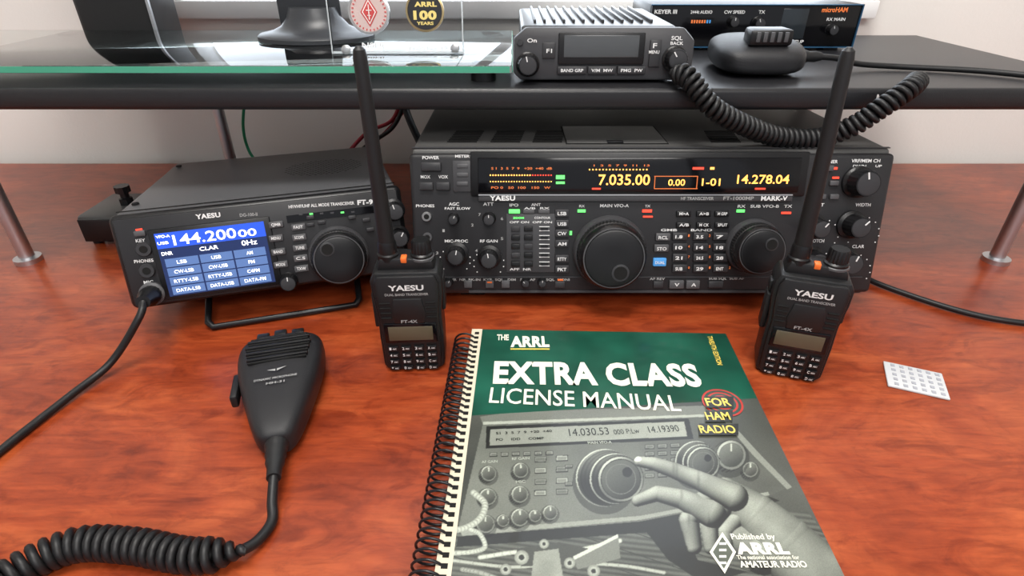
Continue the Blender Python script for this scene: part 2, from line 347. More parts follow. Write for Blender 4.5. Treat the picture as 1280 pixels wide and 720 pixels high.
# bottom strip
P.rect('bottom_strip',523,346,1078,347,.0006,FACE2)
P.ptext('PWR  NB  BK-IN  KYR  SQL   DIM   SUB-AF        SQL  MONI',558,351,712,351,3,GRY)
for i,x in enumerate((585,612,632)): P.rect('low_key_%d'%i,x-5,351,x+5,360,.002,KEYL,bev=.0005)
P.rect('low_led',609,352,615,354,.0024,ORG)
for i,x in enumerate((560,657,678,987)): P.knob('low_knob_%d'%i,x,355,5,.008)
P.rect('class_key',694,352,706,360,.002,KEY,bev=.0005); P.rect('class_led',697,349,704,351,.001,ORG)
P.ptext('AF REV',812,350,831,350,3,GRY); P.rect('rev_key',817,352,829,360,.002,KEY,bev=.0005)
P.rect('down_key',837,351,855,361,.003,KEYL,bev=.0006); P.rect('up_key',858,351,875,361,.003,KEYL,bev=.0006); P.ptext('V',843,358,849,358,4,WHT,.0033); P.ptext('A',864,358,870,358,4,WHT,.0033)
P.rect('step_key',886,352,904,360,.002,KEY,bev=.0005); P.ptext('SUB SQL  SUB AF',886,349.5,930,349.5,3,GRY)
P.rect('serial_strip',586,363,1010,366,.0005,FACE2)
# top cover
tn=Vector((0,.364,-.012)).normalized()
T=sub(P,'top_cover',(-.087,.478,.1362),(1,0,0),tn)
lst=[]
for g,x0 in enumerate((.030,.068,.105,.262,.30)):
    for j in range(7):
        lst.append(((x0+.013+(j*.0008),.022+j*.006,.0),(.026,.0030,.0008)))
boxes('vent_slots',lst,HOLE,T.e)
T.box('hatch',.135,.016,.222,.075,0,.0010,BODY,.0004); T.box('hatch_gap',.1338,.0148,.2232,.0762,-.0004,.0005,HOLE); T.box('hatch_latch',.170,.0155,.184,.022,0,.0024,BLK,.0006)
T.box('front_lip',.002,.001,.408,.004,0,.0008,FACE2,.0003)
# ================= COMPACT TRANSCEIVER (left) =================
yaw=math.radians(17.3); ti=math.radians(15)
Q=Panel('compact_transceiver',(-.311,.393,.028),(math.cos(yaw),math.sin(yaw),0),(-math.sin(yaw)*math.sin(ti),math.cos(yaw)*math.sin(ti),math.cos(ti)))
BODY2=mat('light_casing',(.085,.087,.093),.34,bump=.25,bscale=1500)
Q.prism('chassis',[(.010,.026),(.0265,.101),(.25,.070),(.25,.006)],.004,.225,BODY2,.003)
Q.box('front_panel',0,0,.229,.0775,-.012,.0,BLK,.006,4)
Q.box('front_inner',.004,.003,.225,.0745,-.002,.0012,FACE,.001)
Q.box('screen_frame',.0265,.005,.118,.064,0,.003,BLK,.001)
a0,b0=.031,.008; sw,shh=.082,.0525
Q.box('screen',a0,b0,a0+sw,b0+shh,.002,.0032,mat('lcd_dark',(.01,.02,.08),.15,emit=.5,ecol=(.015,.03,.10)))
LB=mat('lcd_blue',(.02,.08,.5),.3,emit=.8,ecol=(.015,.06,.55)); LB2=mat('lcd_button',(.05,.10,.25),.3,emit=.7,ecol=(.12,.20,.42)); LW=mat('lcd_white',(1,1,1),.5,emit=1.3)
Q.box('freq_bar',a0,b0+.040,a0+sw,b0+shh,.003,.0034,LB)
Q.text('144.200',a0+.0125,b0+.0418,.047,.0082,LW,.0036,.01); Q.text('00',a0+.061,b0+.0418,.014,.0060,LW,.0036,.01); Q.text('VFO-A',a0+.001,b0+.0488,.010,.0022,LW,.0036); Q.text('USB',a0+.001,b0+.0435,.008,.0022,LW,.0036)
Q.text('CLAR',a0+.030,b0+.0345,.014,.0032,LW,.0036,.01); Q.text('0Hz',a0+.062,b0+.0345,.012,.0042,LW,.0036,.01); Q.text('DNR',a0+.002,b0+.0345,.008,.0028,LW,.0036)
nm=['LSB','USB','AM','CW-LSB','CW-USB','FM','RTTY-LSB','RTTY-USB','C4FM','DATA-LSB','DATA-USB','DATA-FM']
for i,t in enumerate(nm):
    x=a0+.003+(i%3)*.0258; y=b0+.0245-(i//3)*.0078
    Q.box('soft_key_%d'%i,x,y,x+.0245,y+.0068,.003,.0035,LB2); wd=min(.018,.0024*len(t)); Q.text(t,x+.012-wd/2,y+.0020,wd,.0028,LW,.0037,.005)
Q.ptext('YAESU',245,274,276,271,6,WHT,.0015,.04); Q.ptext('HF/VHF/UHF ALL MODE TRANSCEIVER',361,260.5,443,255.5,4,WHT,.0015); Q.ptext('FT-991A',447,256,484,254,6,WHT,.0015,.04)
Q.ptext('DG-100-II',300,271,322,269.5,4,GRY,.0015)
dial(Q,'main_dial',424,325,34,.022,finger=(-.35,.45))
Q.rect('led_window',364,263,470,272,.0012,GLOSS,.0008); 
for i in range(6): Q.rect('led_%d'%i,374+i*13,267-i*.6,378+i*13,269-i*.6,.0003,GRNG if i in(1,4) else FACE2,.0021)
def rk(n,x,y,w,h,t=None,mt=KEYL):
    Q.rect(n,x-w/2,y-h/2,x+w/2,y+h/2,.003,mt,.0008,.0007)
    if t: Q.ptext(t,x-w*.36,y+h*.2+.4,x+w*.36,y+h*.2-.6,h*.45,WHT,.0041)
rk('power_key',174,292,12,7,None)
Q.rect('power_led',170,286,177,288,.0014,REDG,.0006)
for i,(x,y,t) in enumerate([(345,281,'QMB'),(345,298,'MENU'),(348,315,'BAND'),(351,331,'MODE'),(373,284,'FAST'),(374,297,'SCOPE'),(375,310,'TUNE'),(376,323,'C.S'),(377,336,'TXW')]): rk('key_%d'%i,x,y,16,8,t)
for i,(x,y) in enumerate([(388,281),(388,272),(402,278),(440,272),(458,275),(463,287),(470,350)]): rk('skey_%d'%i,x,y,9,5,None,KEY)
Q.knob('multi_knob',360,355,10,.012); Q.knob('af_knob',494,265,11,.015,skirt=1.3); Q.knob('dsp_knob',500,299,11,.015,skirt=1.3)
Q.disc('phones_bezel',179,312,9,.003,KEY,.0005); Q.disc('phones_hole',179,312,5,.0032,HOLE,.0005); Q.disc('key_bezel',183,339,9,.003,KEY,.0005); Q.disc('key_hole',183,339,5,.0032,HOLE,.0005)
Q.ptext('KEY',170,303,182,302,4,WHT,.0015); Q.ptext('PHONES',168,329,192,327,4,WHT,.0015); Q.ptext('MIC',180,355,192,354,4,WHT,.0015)
a,b=Q.m(186,371,.012)
lathe('mic_socket',[(.0095,0),(.0095,.004),(.008,.005)],KEYL,Q.e,(a,b,0),32); lathe('mic_plug',[(.0078,0),(.0078,.012),(.0062,.015),(.005,.024)],BLK,Q.e,(a,b,.003),32,.05,(0,1))
plug=Q.M@Vector((a,b,.026))
tq=sub(Q,'top_cover',tuple(Q.O), (math.cos(yaw),math.sin(yaw),0),(-math.sin(yaw),math.cos(yaw),-.139))
tq.e.matrix_basis=Q.M.inverted()@Matrix.Translation(Vector((-math.sin(yaw)*.0265,math.cos(yaw)*.0265,.0735)))@tq.M
bm=bmesh.new()
for i in range(17):
    for j in range(17):
        x=(i-8)*.0052+(j%2)*.0026; y=(j-8)*.0052
        if x*x+y*y<.039**2: 
            bmesh.ops.create_circle(bm,cap_ends=True,segments=8,radius=.0013,matrix=Matrix.Translation((.165+x,.110+y,.0012)))
finish(bm,'speaker_grille',HOLE,tq.e)
tq.box('seam',.004,.006,.225,.0072,0,.0006,HOLE)
for i,(x,y) in enumerate([(.012,.03),(.217,.03),(.012,.2),(.217,.2)]): lathe('screw_%d'%i,[(.003,0),(.003,.0012),(.002,.0018)],BLK,tq.e,(x,y,0),16)
def QW(a,d,z): 
    return Q.loc((Q.O.x+Q.r.x*a-Q.r.y*d,Q.O.y+Q.r.y*a+Q.r.x*d,z))
tube('bail_stand',[QW(.05,.06,.022),QW(.052,.0,.006),QW(.056,-.004,.003),QW(.175,-.004,.003),QW(.179,.0,.006),QW(.181,.06,.022)],.0030,BLK,Q.e,smooth=False)
for i,(x,y,z) in enumerate([(.03,.22,.012),(.2,.22,.012)]): Q.prism('rear_foot_%d'%i,[(y-.01,0),(y-.01,z),(y+.01,z),(y+.01,0)],x-.01,x+.01,RUB,.001)
# ================= HANDHELD RADIOS =================
HTB=mat('ht_plastic',(.009,.009,.010),.38,bump=.3,bscale=2500)
LCD=mat('lcd_grey',(.095,.08,.052),.25)
def ht(O,yawd,lean=0.0):
    y=math.radians(yawd)
    p=Panel('handheld_radio',O,(math.cos(y),math.sin(y),0),(0,0,1)); e=p.e
    out=[(-.0205,0),(.0205,0),(.0235,.004),(.024,.03),(.0235,.05),(.0255,.068),(.0255,.080),(.0225,.086),(-.0225,.086),(-.0255,.080),(-.0255,.068),(-.0235,.05),(-.024,.03),(-.0235,.004)]
    extr('body',out,-.028,-.003,HTB,e,.0016)
    inn=[(x*.9,yy*.965+.0015) for x,yy in out]
    extr('front_cover',inn,-.004,.0,HTB,e,.0012)
    extr('shoulder',[(-.021,.084),(.021,.084),(.019,.0925),(.002,.0945),(-.018,.0945)],-.025,-.008,HTB,e,.0015)
    p.box('battery',-.0215,.003,.0215,.075,-.034,-.027,HTB,.002)
    p.box('belt_clip',-.009,.02,.009,.078,-.041,-.037,BLK,.0015); p.box('belt_clip_root',-.007,.066,.007,.076,-.038,-.033,BLK,.001)
    p.box('ptt_key',-.0275,.036,-.0235,.066,-.022,-.009,RUB,.0012); p.box('ptt_upper',-.0275,.068,-.0245,.076,-.020,-.011,RUB,.001)
    p.box('side_jack_cover',.0235,.050,.0265,.078,-.022,-.009,RUB,.0012)
    rx=(-math.pi/2,0,0)
    lathe('antenna_base',[(.0078,0),(.0078,.004),(.0068,.005),(.0066,.012),(.0060,.014)],BLK,e,(-.0125,.092,-.0155),32,rot=rx)
    an=lathe('antenna',[(.0058,0),(.0056,.01),(.0050,.05),(.0046,.09),(.0043,.1235),(.0036,.128),(.0015,.130)],RUB,e,(-.0125,.104,-.0155),32,rot=rx)
    an.rotation_euler=(Matrix.Rotation(lean,3,'Z')@Matrix.Rotation(-math.pi/2,3,'X')).to_euler()
    lathe('volume_knob',[(.0082,0),(.0082,.003),(.0072,.004),(.0068,.012),(.0058,.0135),(.002,.0135)],BLK,e,(.0115,.0925,-.0155),40,.09,(2,3),rot=rx)
    lathe('knob_ring',[(.0090,0),(.0090,.0015),(.0084,.002)],KEYL,e,(.0115,.092,-.0155),40,rot=rx)
    p.box('orange_key',-.0030,.0912,.0014,.0955,-.014,-.0075,ORG,.0008)
    p.text('YAESU',-.0125,.0735,.025,.0044,WHT,.0004,.03); p.text('DUAL BAND TRANSCEIVER',-.0155,.0692,.031,.0020,GRY,.0004)
    lst=[]
    for sx in (-1,1):
        for j in range(4): lst.append(((sx*.0165,.0500+j*.0042,.0002),(.0075,.0014,.0012)))
    boxes('speaker_slots',lst,HOLE,e,.0003)
    extr('chest_panel',[(-.011,.0455),(.011,.0455),(.0125,.055),(.010,.0665),(-.010,.0665),(-.0125,.055)],-.001,.0012,HTB,e,.0006)
    p.text('FT-4X',-.006,.0462,.012,.0026,GRY,.0014,.02)
    p.box('lcd_frame',-.0195,.0275,.0195,.0452,-.001,.0008,GLOSS,.0008); p.box('lcd',-.0165,.030,.0165,.0425,0,.0011,LCD,.0004)
    k=0; labs=['1','2','3','A','4','5','6','B','7','8','9','C','*','0','#','D']
    for j in range(4):
        for i in range(4):
            x=-.0145+i*.0097; yy=.0228-j*.0062
            extr('key_%d'%k,[(x-.0038,yy-.0016),(x,yy-.0024),(x+.0038,yy-.0016),(x+.0038,yy+.0018),(x,yy+.0012),(x-.0038,yy+.0018)],-.001,.0013,BLK,e,.0004)
            p.text(labs[k],x-.0028,yy-.0011,.0016,.0024,WHT,.0015,.02); p.text('ABC',x-.0004,yy-.0009,.003,.0014,WHT,.0015,.01); k+=1
    return p
ht((-.0756,.351,0),3,.015); ht((.2105,.3417,0),-18,.045)
# ================= HAND MICROPHONES =================
def loft(name,st,mt,parent,n=32,ex=3.2):
    bm=bmesh.new(); R=[]
    for y,hw,z0,z1 in st:
        ring=[]
        for k in range(n):
            a=2*math.pi*k/n; ca,sa=math.cos(a),math.sin(a)
            x=hw*math.copysign(abs(ca)**(2/ex),ca); z=(z0+z1)/2+(z1-z0)/2*math.copysign(abs(sa)**(2/ex),sa)
            ring.append(bm.verts.new((x,y,z)))
        R.append(ring)
    for a,b in zip(R,R[1:]):
        for k in range(n): bm.faces.new((a[k],a[(k+1)%n],b[(k+1)%n],b[k]))
    bm.faces.new(R[0][::-1]); bm.faces.new(R[-1])
    o=finish(bm,name,mt,parent,ang=60); md=o.modifiers.new('s','SUBSURF'); md.levels=1; md.render_levels=2; return o
MICP=mat('mic_plastic',(.013,.013,.015),.42,bump=.4,bscale=2500)
A=Vector((-.150,.262,0)); B=Vector((-.178,.362,0)); u=(B-A).normalized()
K=Panel('hand_microphone',A,(u.y,-u.x,0),u)
loft('shell',[(0,.006,.004,.018),(.0015,.011,.002,.022),(.012,.0155,.0005,.025),(.03,.0205,.0,.0275),(.055,.0270,.0,.030),(.075,.0305,.0,.032),(.090,.0310,.0,.0325),(.099,.0285,.002,.031),(.1035,.022,.006,.027),(.1045,.010,.01,.022)],MICP,K.e)
zs=[.0310,.0316,.0320,.0322,.0316]
boxes('grille_slots',[((0,.066+j*.0068,zs[j]),(.044-.002*abs(j-2),.0018,.0018)) for j in range(5)],HOLE,K.e,.0005)
boxes('grille_ridges',[((0,.0694+j*.0068,[.0312,.0318,.0321,.0320][j]),(.046-.002*abs(j-2),.0028,.0026)) for j in range(4)],BLK,K.e,.0010)
K.box('ptt_bar',-.0325,.046,-.0275,.072,.010,.020,RUB,.0016); K.box('button_up',-.017,.097,-.008,.104,.026,.0305,BLK,.001); K.box('button_fast',-.0045,.098,.0045,.105,.026,.031,BLK,.001); K.box('button_down',.008,.097,.017,.104,.026,.0305,BLK,.001)
zt=.0304
K.poly('emblem_l',[(-.006,.055),(-.0005,.053),(-.0005,.0555)],GRY,zt+.0008); K.poly('emblem_r',[(.0005,.053),(.007,.057),(.0005,.0555)],GRY,zt+.0008)
K.text('DYNAMIC MICROPHONE',-.014,.0455,.028,.0022,GRY,zt-.0001); K.text('MH-31',-.006,.041,.012,.0022,GRY,zt-.0006)
CORD=mat('cord_rubber',(.008,.008,.009),.45)
def KW(x,y,z): return K.M@Vector((x,y,z))
lathe('strain_relief',[(.0075,0),(.0070,.004),(.0062,.006),(.0066,.010),(.0056,.012),(.0058,.016),(.0045,.02),(.0042,.028)],RUB,K.e,(0,.001,.012),24,rot=(math.pi/2,0,0))
iK=K.M.inverted()
cp=[KW(0,-.026,.012),KW(-.001,-.04,.007),(-.137,.212,.004),(-.140,.199,.005),(-.146,.190,.008)]
tube('cord_lead',[iK@Vector(p) for p in cp],.0030,CORD,K.e)
path=[(-.142,.190,.0095),(-.170,.187,.0095),(-.205,.193,.0095),(-.238,.192,.0095),(-.262,.168,.0095),(-.268,.135,.0095),(-.262,.10,.0095)]
coil('coiled_cord',[iK@Vector(p) for p in path],.0074,.0024,.0054,CORD,K.e)
tube('cord_tail',[iK@Vector(p) for p in [(-.262,.10,.0095),(-.268,.08,.004),(-.290,.075,.003),(-.318,.10,.003),(-.335,.17,.003),(-.335,.25,.003),(-.322,.315,.004),(-.308,.348,.010),tuple(plug+Vector((.0,-.012,-.008))),tuple(plug)]],.0028,CORD,K.e)
# ================= BOOK =================
bk=Panel('spiral_bound_book',(-.0408,.1097,.016),(.99955,-.03,0),(.03,.99955,0)); BW=.205; BH=.275
PAGE=mat('book_pages',(.62,.56,.43),.7,bump=.5,bscale=900)
bk.box('page_block',.0025,.002,BW-.002,BH-.002,-.0145,-.0008,PAGE,.0003)
bk.box('back_cover',0,0,BW,BH,-.0158,-.0147,mat('cover_back',(.02,.08,.06),.4),.0003)
bk.box('front_cover',.0,0,BW,BH,-.0008,0,mat('cover_green',(.010,.085,.054),.33,var=.6,vscale=25,coat=.2),.0003)
def C_(n,col,var=0): return mat('print_'+n,col,.33,var=var,vscale=60,coat=.2)
lt=C_('light',(.36,.39,.33),.3); bl=C_('black',(.007,.008,.007)); skd=C_('skindark',(.09,.105,.08),.3); wh=C_('white',(.80,.78,.66)); ye=C_('yellow',(.75,.57,.10)); rd=C_('red',(.42,.03,.02))
e=.00012
bk.poly('cover_edge_strip',[(0,0),(.0085,0),(.0085,BH),(0,BH)],PAGE,e)
# --- the monochrome picture printed on the cover: a fine mesh carrying per-vertex ink density ---
def cover_picture():
    yl=bk.m(598,520)[1]; yr=bk.m(938,498)[1]
    na,nb=560,600
    A_,T_=np.meshgrid(np.linspace(.0085,BW-.0002,na),np.linspace(0,1,nb))
    B_=T_*(yl+(yr-yl)*(A_-.0085)/(BW-.0085)); 
    B_=.0002+B_
    O,r,u_,n_=[np.array(v) for v in (bk.O,bk.r,bk.u,bk.n)]
    P3=O[None,None]+A_[...,None]*r+B_[...,None]*u_-np.array(CAM)
    D=P3[...,1]*c_-P3[...,2]*s_; X=640+FP*P3[...,0]/D; Y=360+FP*(-P3[...,2]*c_-P3[...,1]*s_)/D   # cover layout coordinates
    rs=np.random.RandomState(4)
    def lf(n):   # smooth random field
        g=rs.rand(n,n); xi=np.linspace(0,n-1.001,na); yi=np.linspace(0,n-1.001,nb); x0=xi.astype(int); y0=yi.astype(int); fx=xi-x0; fy=(yi-y0)[:,None]
        fx=fx*fx*(3-2*fx); fy=fy*fy*(3-2*fy)
        return (g[y0][:,x0]*(1-fx)+g[y0][:,x0+1]*fx)*(1-fy)+(g[y0+1][:,x0]*(1-fx)+g[y0+1][:,x0+1]*fx)*fy
    G=.030+.035*lf(6)+.02*lf(14)
    def inside(p):
        m=np.zeros(X.shape,bool)
        for (x1,y1),(x2,y2) in zip(p,p[1:]+p[:1]):
            if y1==y2: continue
            m^=((y1>Y)!=(y2>Y))&(X<(x2-x1)*(Y-y1)/(y2-y1)+x1)
        return m
    def put(m,v):
        nonlocal G
        G=np.where(m,v,G)
    # table top with plank lines
    tb=inside([(540,668),(800,640),(1010,640),(1100,760),(1100,1100),(400,1100),(540,700)])
    put(tb,.055+.05*lf(9)+.03*np.sin((Y-.12*X)*.9+3*lf(8)))
    put(tb&(np.abs((Y-.33*X-430+0*X)%26)<1.1),.02)
    # radio body
    put(inside([(600,521),(640,515),(885,507),(905,519),(604,531)]),.13+.05*lf(10))
    face=inside([(604,529),(899,519),(940,566),(984,610),(962,620),(800,652),(600,671),(572,664)])
    put(face,.125-.00016*(X-600)+.05*lf(7)-.02*lf(20))
    put(inside([(604,527.5),(899,517.5),(901,520.5),(604,531)]),.38)
    put(inside([(899,519),(905,519),(948,566),(990,609),(984,612),(940,568)]),.22)
    put(inside([(575,664),(800,645),(960,615),(962,619),(800,650),(578,670)]),.26)
    put(inside([(572,671),(800,652),(962,621),(975,626),(830,664),(570,684)]),.012)
    put(inside([(608,533),(861,523.5),(867,549),(607,561)]),.008)
    put(inside([(613,537),(855,527),(859,545.5),(612,557)]),.26+.0003*(X-612)-.05*lf(5))
    def btn(x,y,w_,h_,v=.26):
        sk=-.035
        q=lambda a,b,c2,d: inside([(a,b),(c2,b+sk*(c2-a)),(c2,d+sk*(c2-a)),(a,d)])
        put(q(x,y,x+w_,y+h_),.01); put(q(x+.8,y+.6,x+w_-.8,y+h_-1.4),v); put(q(x+2,y+1.6,x+w_-2,y+h_-2),v*.55)
    for r_ in range(4):
        for q in range(2): btn(668+q*27,571+r_*14-q*1.5,15,7.5,.34 if (r_+q)%2 else .2)
    for i in range(6): btn(612+i*14,566-i*.4,9.5,5.5,.22)
    for q in range(3):
        for r_ in range(5): btn(806+q*16,556+r_*9-q*.8,12,6,.2)
    for i in range(5): btn(706+i*0,570+i*11,10,5,.18) if i%2 else None
    def knob(cx,cy,r,dx=-3,dy=2.5,f=.3):
        m=((X-cx-dx*.2)**2+(Y-cy-r*.25)**2)<(r*1.25)**2; put(m,G*.45)
        for k in range(5):
            t=1-k/4; dd=np.hypot(X-cx-dx*t,Y-cy-dy*t); an=np.arctan2(Y-cy-dy*t,X-cx-dx*t)
            put(dd<r,.012+.05*(np.cos(an+2.2)>.5)+.03*(np.sin(an*22)>.2))
        dd=np.hypot(X-cx,Y-cy); an=np.arctan2(Y-cy,X-cx)
        put(dd<r,.02); put((dd<r*.95)&(dd>r*.80),.10+f*np.clip(np.cos(an+2.3),0,1)**2+.06)
        put(dd<r*.78,.035+.10*np.clip(.5-(Y-cy)/r*.7-(X-cx)/r*.3,0,1))
        put((np.abs(X-cx)<.9)&(Y<cy-r*.25)&(Y>cy-r*.75),.5)
    for x,y,r in [(611,592,10),(651,588,10),(610,621,11),(650,618,11),(607,655,12),(650,647,11.5),(688,641,9.5),(629,651,8),(669,645,8)]: knob(x,y,r)
    knob(938,587,10); knob(914,569,19,-5,3)
    # big tuning knobs
    def big(cx,cy,R,dx):
        put(((X-cx-dx)**2+(Y-cy-4)**2)<(R*1.12)**2,G*.4)
        for k in range(12):
            t=1-k/11; r=R*(1-.20*(1-t)); x0,y0=cx+dx*t,cy-1.5*t; dd=np.hypot(X-x0,Y-y0); an=np.arctan2(Y-y0,X-x0)
            sh_=.012+.12*np.clip(np.cos(an+2.0),0,1)**3+.04*np.clip(np.cos(an-.9),0,1)**4
            put(dd<r,sh_*(1.7 if k in(0,1,7) else (.9 if k%2 else .6)))
            if k in(0,7): put((dd<r)&(dd>r-1.6),.20+.35*np.clip(np.cos(an+2.2),0,1))
        dd=np.hypot(X-cx,Y-cy); an=np.arctan2(Y-cy,X-cx); r=R*.80
        put(dd<r,.010); put((dd<r*.97)&(dd>r*.88),.10+.42*np.clip(np.cos(an+2.3),0,1)**2+.12*np.clip(np.cos(an-.8),0,1)**3)
        put(dd<r*.84,.015+.07*np.clip(.6-(Y-cy)/r*.6-(X-cx)/r*.35,0,1)); put((dd<r*.66)&(dd>r*.63),.13)
        put(np.hypot(X-cx-r*.28,Y-cy+r*.3)<r*.22,.006)
    big(879,579,26,-9); big(776,599,36,-20)
    def st(pts,w_,v):
        nonlocal G
        Pt=catmull([(x,y,0) for x,y in pts],5)
        for a,b in zip(Pt,Pt[1:]):
            dx,dy=b.x-a.x,b.y-a.y; t=np.clip(((X-a.x)*dx+(Y-a.y)*dy)/(dx*dx+dy*dy+1e-9),0,1); dd=np.hypot(X-a.x-t*dx,Y-a.y-t*dy)
            G=np.where(dd<w_,np.maximum(v*(1-.6*(dd/w_)**2)+.02,np.where(dd<w_*.5,G,0)),G)
    st([(592,616),(606,630),(600,648),(582,660),(560,664)],4,.5); st([(560,692),(590,690),(606,684),(600,668),(588,662)],3,.5)
    st([(560,700),(640,709),(700,704),(775,707),(830,716)],2.2,.4); st([(600,697),(650,690),(700,692),(775,676)],2.8,.55)
    put(inside([(645,686),(700,678),(745,688),(738,706),(652,708)]),.05); put(inside([(668,690),(698,686),(704,722),(664,722)]),.20+.1*lf(30))
    put(inside([(716,696),(772,668),(776,698),(722,712)]),.16); put(inside([(716,696),(772,668),(773,672),(718,700)]),.55)
    for x,y,r in [(652,697,9),(712,704,7),(632,712,7),(742,714,8),(680,680,6)]:
        dd=np.hypot(X-x,Y-y); put(dd<r,.45-.35*(dd/r)+.1); put(dd<r*.4,.02)
    st([(578,712),(600,716),(640,728),(700,735)],3,.3)
    put(inside([(800,655),(850,650),(872,700),(935,715),(880,730),(835,700)]),.012)
    # hand
    Hh=np.full(X.shape,-1.0)
    def chain(pts,lift):
        nonlocal Hh
        for (ax,ay,ar),(bx,by,br) in zip(pts,pts[1:]):
            dx,dy=bx-ax,by-ay; t=np.clip(((X-ax)*dx+(Y-ay)*dy)/(dx*dx+dy*dy),0,1)
            dd=np.hypot(X-ax-t*dx,Y-ay-t*dy); r=ar+(br-ar)*t
            Hh=np.maximum(Hh,np.where(dd<r,np.sqrt(np.clip(r*r-dd*dd,0,None))+lift-r*.3,-1.0))
    chain([(905,618,21),(945,645,28),(985,685,38),(1040,745,48),(1100,820,56)],4)
    chain([(905,655,14),(955,690,30)],2)
    chain([(928,640,14),(908,664,11),(908,684,9)],9)
    chain([(906,632,14),(886,656,12),(889,684,9.5)],13)
    chain([(886,620,14),(861,650,12.5),(868,684,9.5)],17)
    chain([(797,626,7.5),(822,617,10),(852,624,12.5),(890,642,18)],22)
    chain([(799,577,6.5),(818,580,8.5),(842,588,10),(874,601,12),(918,622,17)],27)
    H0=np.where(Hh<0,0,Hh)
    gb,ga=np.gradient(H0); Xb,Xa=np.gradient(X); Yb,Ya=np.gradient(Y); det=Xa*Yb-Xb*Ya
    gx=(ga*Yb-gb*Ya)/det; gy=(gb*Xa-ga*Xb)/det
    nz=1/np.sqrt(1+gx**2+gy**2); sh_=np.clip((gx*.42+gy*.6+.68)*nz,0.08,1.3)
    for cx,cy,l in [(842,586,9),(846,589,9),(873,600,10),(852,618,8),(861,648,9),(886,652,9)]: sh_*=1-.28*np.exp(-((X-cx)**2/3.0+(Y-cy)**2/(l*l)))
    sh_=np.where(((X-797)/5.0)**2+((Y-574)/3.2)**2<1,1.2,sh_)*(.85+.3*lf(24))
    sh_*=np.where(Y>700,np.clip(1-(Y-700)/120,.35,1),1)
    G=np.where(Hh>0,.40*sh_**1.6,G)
    Gp=np.pad(G,1,mode='edge'); G=(Gp[1:-1,1:-1]*4+Gp[:-2,1:-1]+Gp[2:,1:-1]+Gp[1:-1,:-2]+Gp[1:-1,2:])/8
    G=np.clip(G*(1+.08*rs.randn(*G.shape)),.004,.8)
    V=np.stack([A_,B_,np.zeros_like(A_)],-1).reshape(-1,3)
    idx=np.arange(na*nb).reshape(nb,na); F=np.stack([idx[:-1,:-1],idx[:-1,1:],idx[1:,1:],idx[1:,:-1]],-1).reshape(-1,4)
    me=bpy.data.meshes.new('cover_picture'); me.vertices.add(len(V)); me.vertices.foreach_set('co',V.astype(np.float32).ravel())
    me.loops.add(F.size); me.loops.foreach_set('vertex_index',F.astype(np.int32).ravel()); me.polygons.add(len(F)); me.polygons.foreach_set('loop_start',np.arange(0,F.size,4,dtype=np.int32))
    me.update(calc_edges=True); me.validate()
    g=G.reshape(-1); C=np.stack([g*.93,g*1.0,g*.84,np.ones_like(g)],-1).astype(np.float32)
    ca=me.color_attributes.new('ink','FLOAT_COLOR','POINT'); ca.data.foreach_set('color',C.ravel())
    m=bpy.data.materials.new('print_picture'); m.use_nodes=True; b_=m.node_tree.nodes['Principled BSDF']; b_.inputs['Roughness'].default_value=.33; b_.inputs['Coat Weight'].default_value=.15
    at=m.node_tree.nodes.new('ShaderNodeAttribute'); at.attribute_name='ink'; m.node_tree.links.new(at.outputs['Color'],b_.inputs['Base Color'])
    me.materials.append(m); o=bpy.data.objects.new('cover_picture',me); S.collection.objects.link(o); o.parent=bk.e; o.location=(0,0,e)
cover_picture()
bk.ptext('14.030.53',712,545,762,543,9,bl,3*e,.0); bk.ptext('14.19390',812,541,850,539,8,bl,3*e,.0); bk.ptext('000 P:Lw',768,543,800,541,6,bl,3*e,.0)
bk.ptext('S1  3  5  7  9  +20  +40',620,543,690,540,3,bl,3*e); bk.ptext('PO     IDD     COMP',620,551,680,549,3,bl,3*e)
bk.ptext('MAIN VFO-A',735,555,765,554,3.2,lt,3*e); bk.ptext('AF GAIN',602,579,622,578,3.2,lt,3*e); bk.ptext('RF GAIN',640,575,662,574,3.2,lt,3*e); bk.ptext('MIC',645,604,657,603,3.2,lt,3*e)
# titles
bk.ptext('THE',621,425,636,425,7,wh,4*e,.03); bk.ptext('ARRL',638,433,687,433,13,wh,4*e,.05); bk.ppoly('rule_1',[(638,435.5),(687,435.5),(687,437),(638,437)],ye,4*e)
bk.ptext('EXTRA CLASS',616,478,879,482,27,wh,4*e,.042); bk.ptext('LICENSE MANUAL',611,503,852,514,19,wh,4*e,.008)
bk.ptext('TWELFTH EDITION',884,420,897,456,6,ye,4*e,.02)
for i,r in enumerate((25,22.5,19,16.5,13,10.5,7)): bk.pdisc('target_%d'%i,903,503,r,rd if i%2==0 else C_('cover2',(.02,.05,.035)),(5+i)*e)
for i,(t,x0,x1,y) in enumerate([('FOR',884,915,507),('HAM',884,914,524.5),('RADIO',876,921,541)]):
    bk.ppoly('tag_%d'%i,[(x0-2,y-11.5),(x1+2,y-11.5),(x1+2,y+2.5),(x0-2,y+2.5)],bl,13*e); bk.ptext(t,x0,y,x1,y,9.5,ye,14*e,.02)
bk.ptext('Published by',915,674,970,674,7,wh,5*e,.02); bk.ptext('ARRL',922,692,988,692,14,wh,5*e,.06); bk.ptext('The national association for',922,699,1000,699,5,wh,5*e,.02); bk.ptext('AMATEUR RADIO',926,709,1010,709,8,wh,5*e,.03)
bk.ppoly('diamond',[(903,665),(920,690),(906,717),(887,690)],wh,5*e); bk.ppoly('diamond_b',[(903,671),(916,690),(905,711),(891,690)],skd,6*e)
for i in range(4): bk.ppoly('diamond_l%d'%i,[(899,678+i*8),(908,678+i*8),(908,681+i*8),(899,681+i*8)],wh,7*e)
lst=[]; NP=44
for i in range(NP): lst.append(((.0045,.006+i*(BH-.012)/(NP-1),.0002),(.0034,.0028,.0006)))
boxes('binding_holes',lst,HOLE,bk.e)
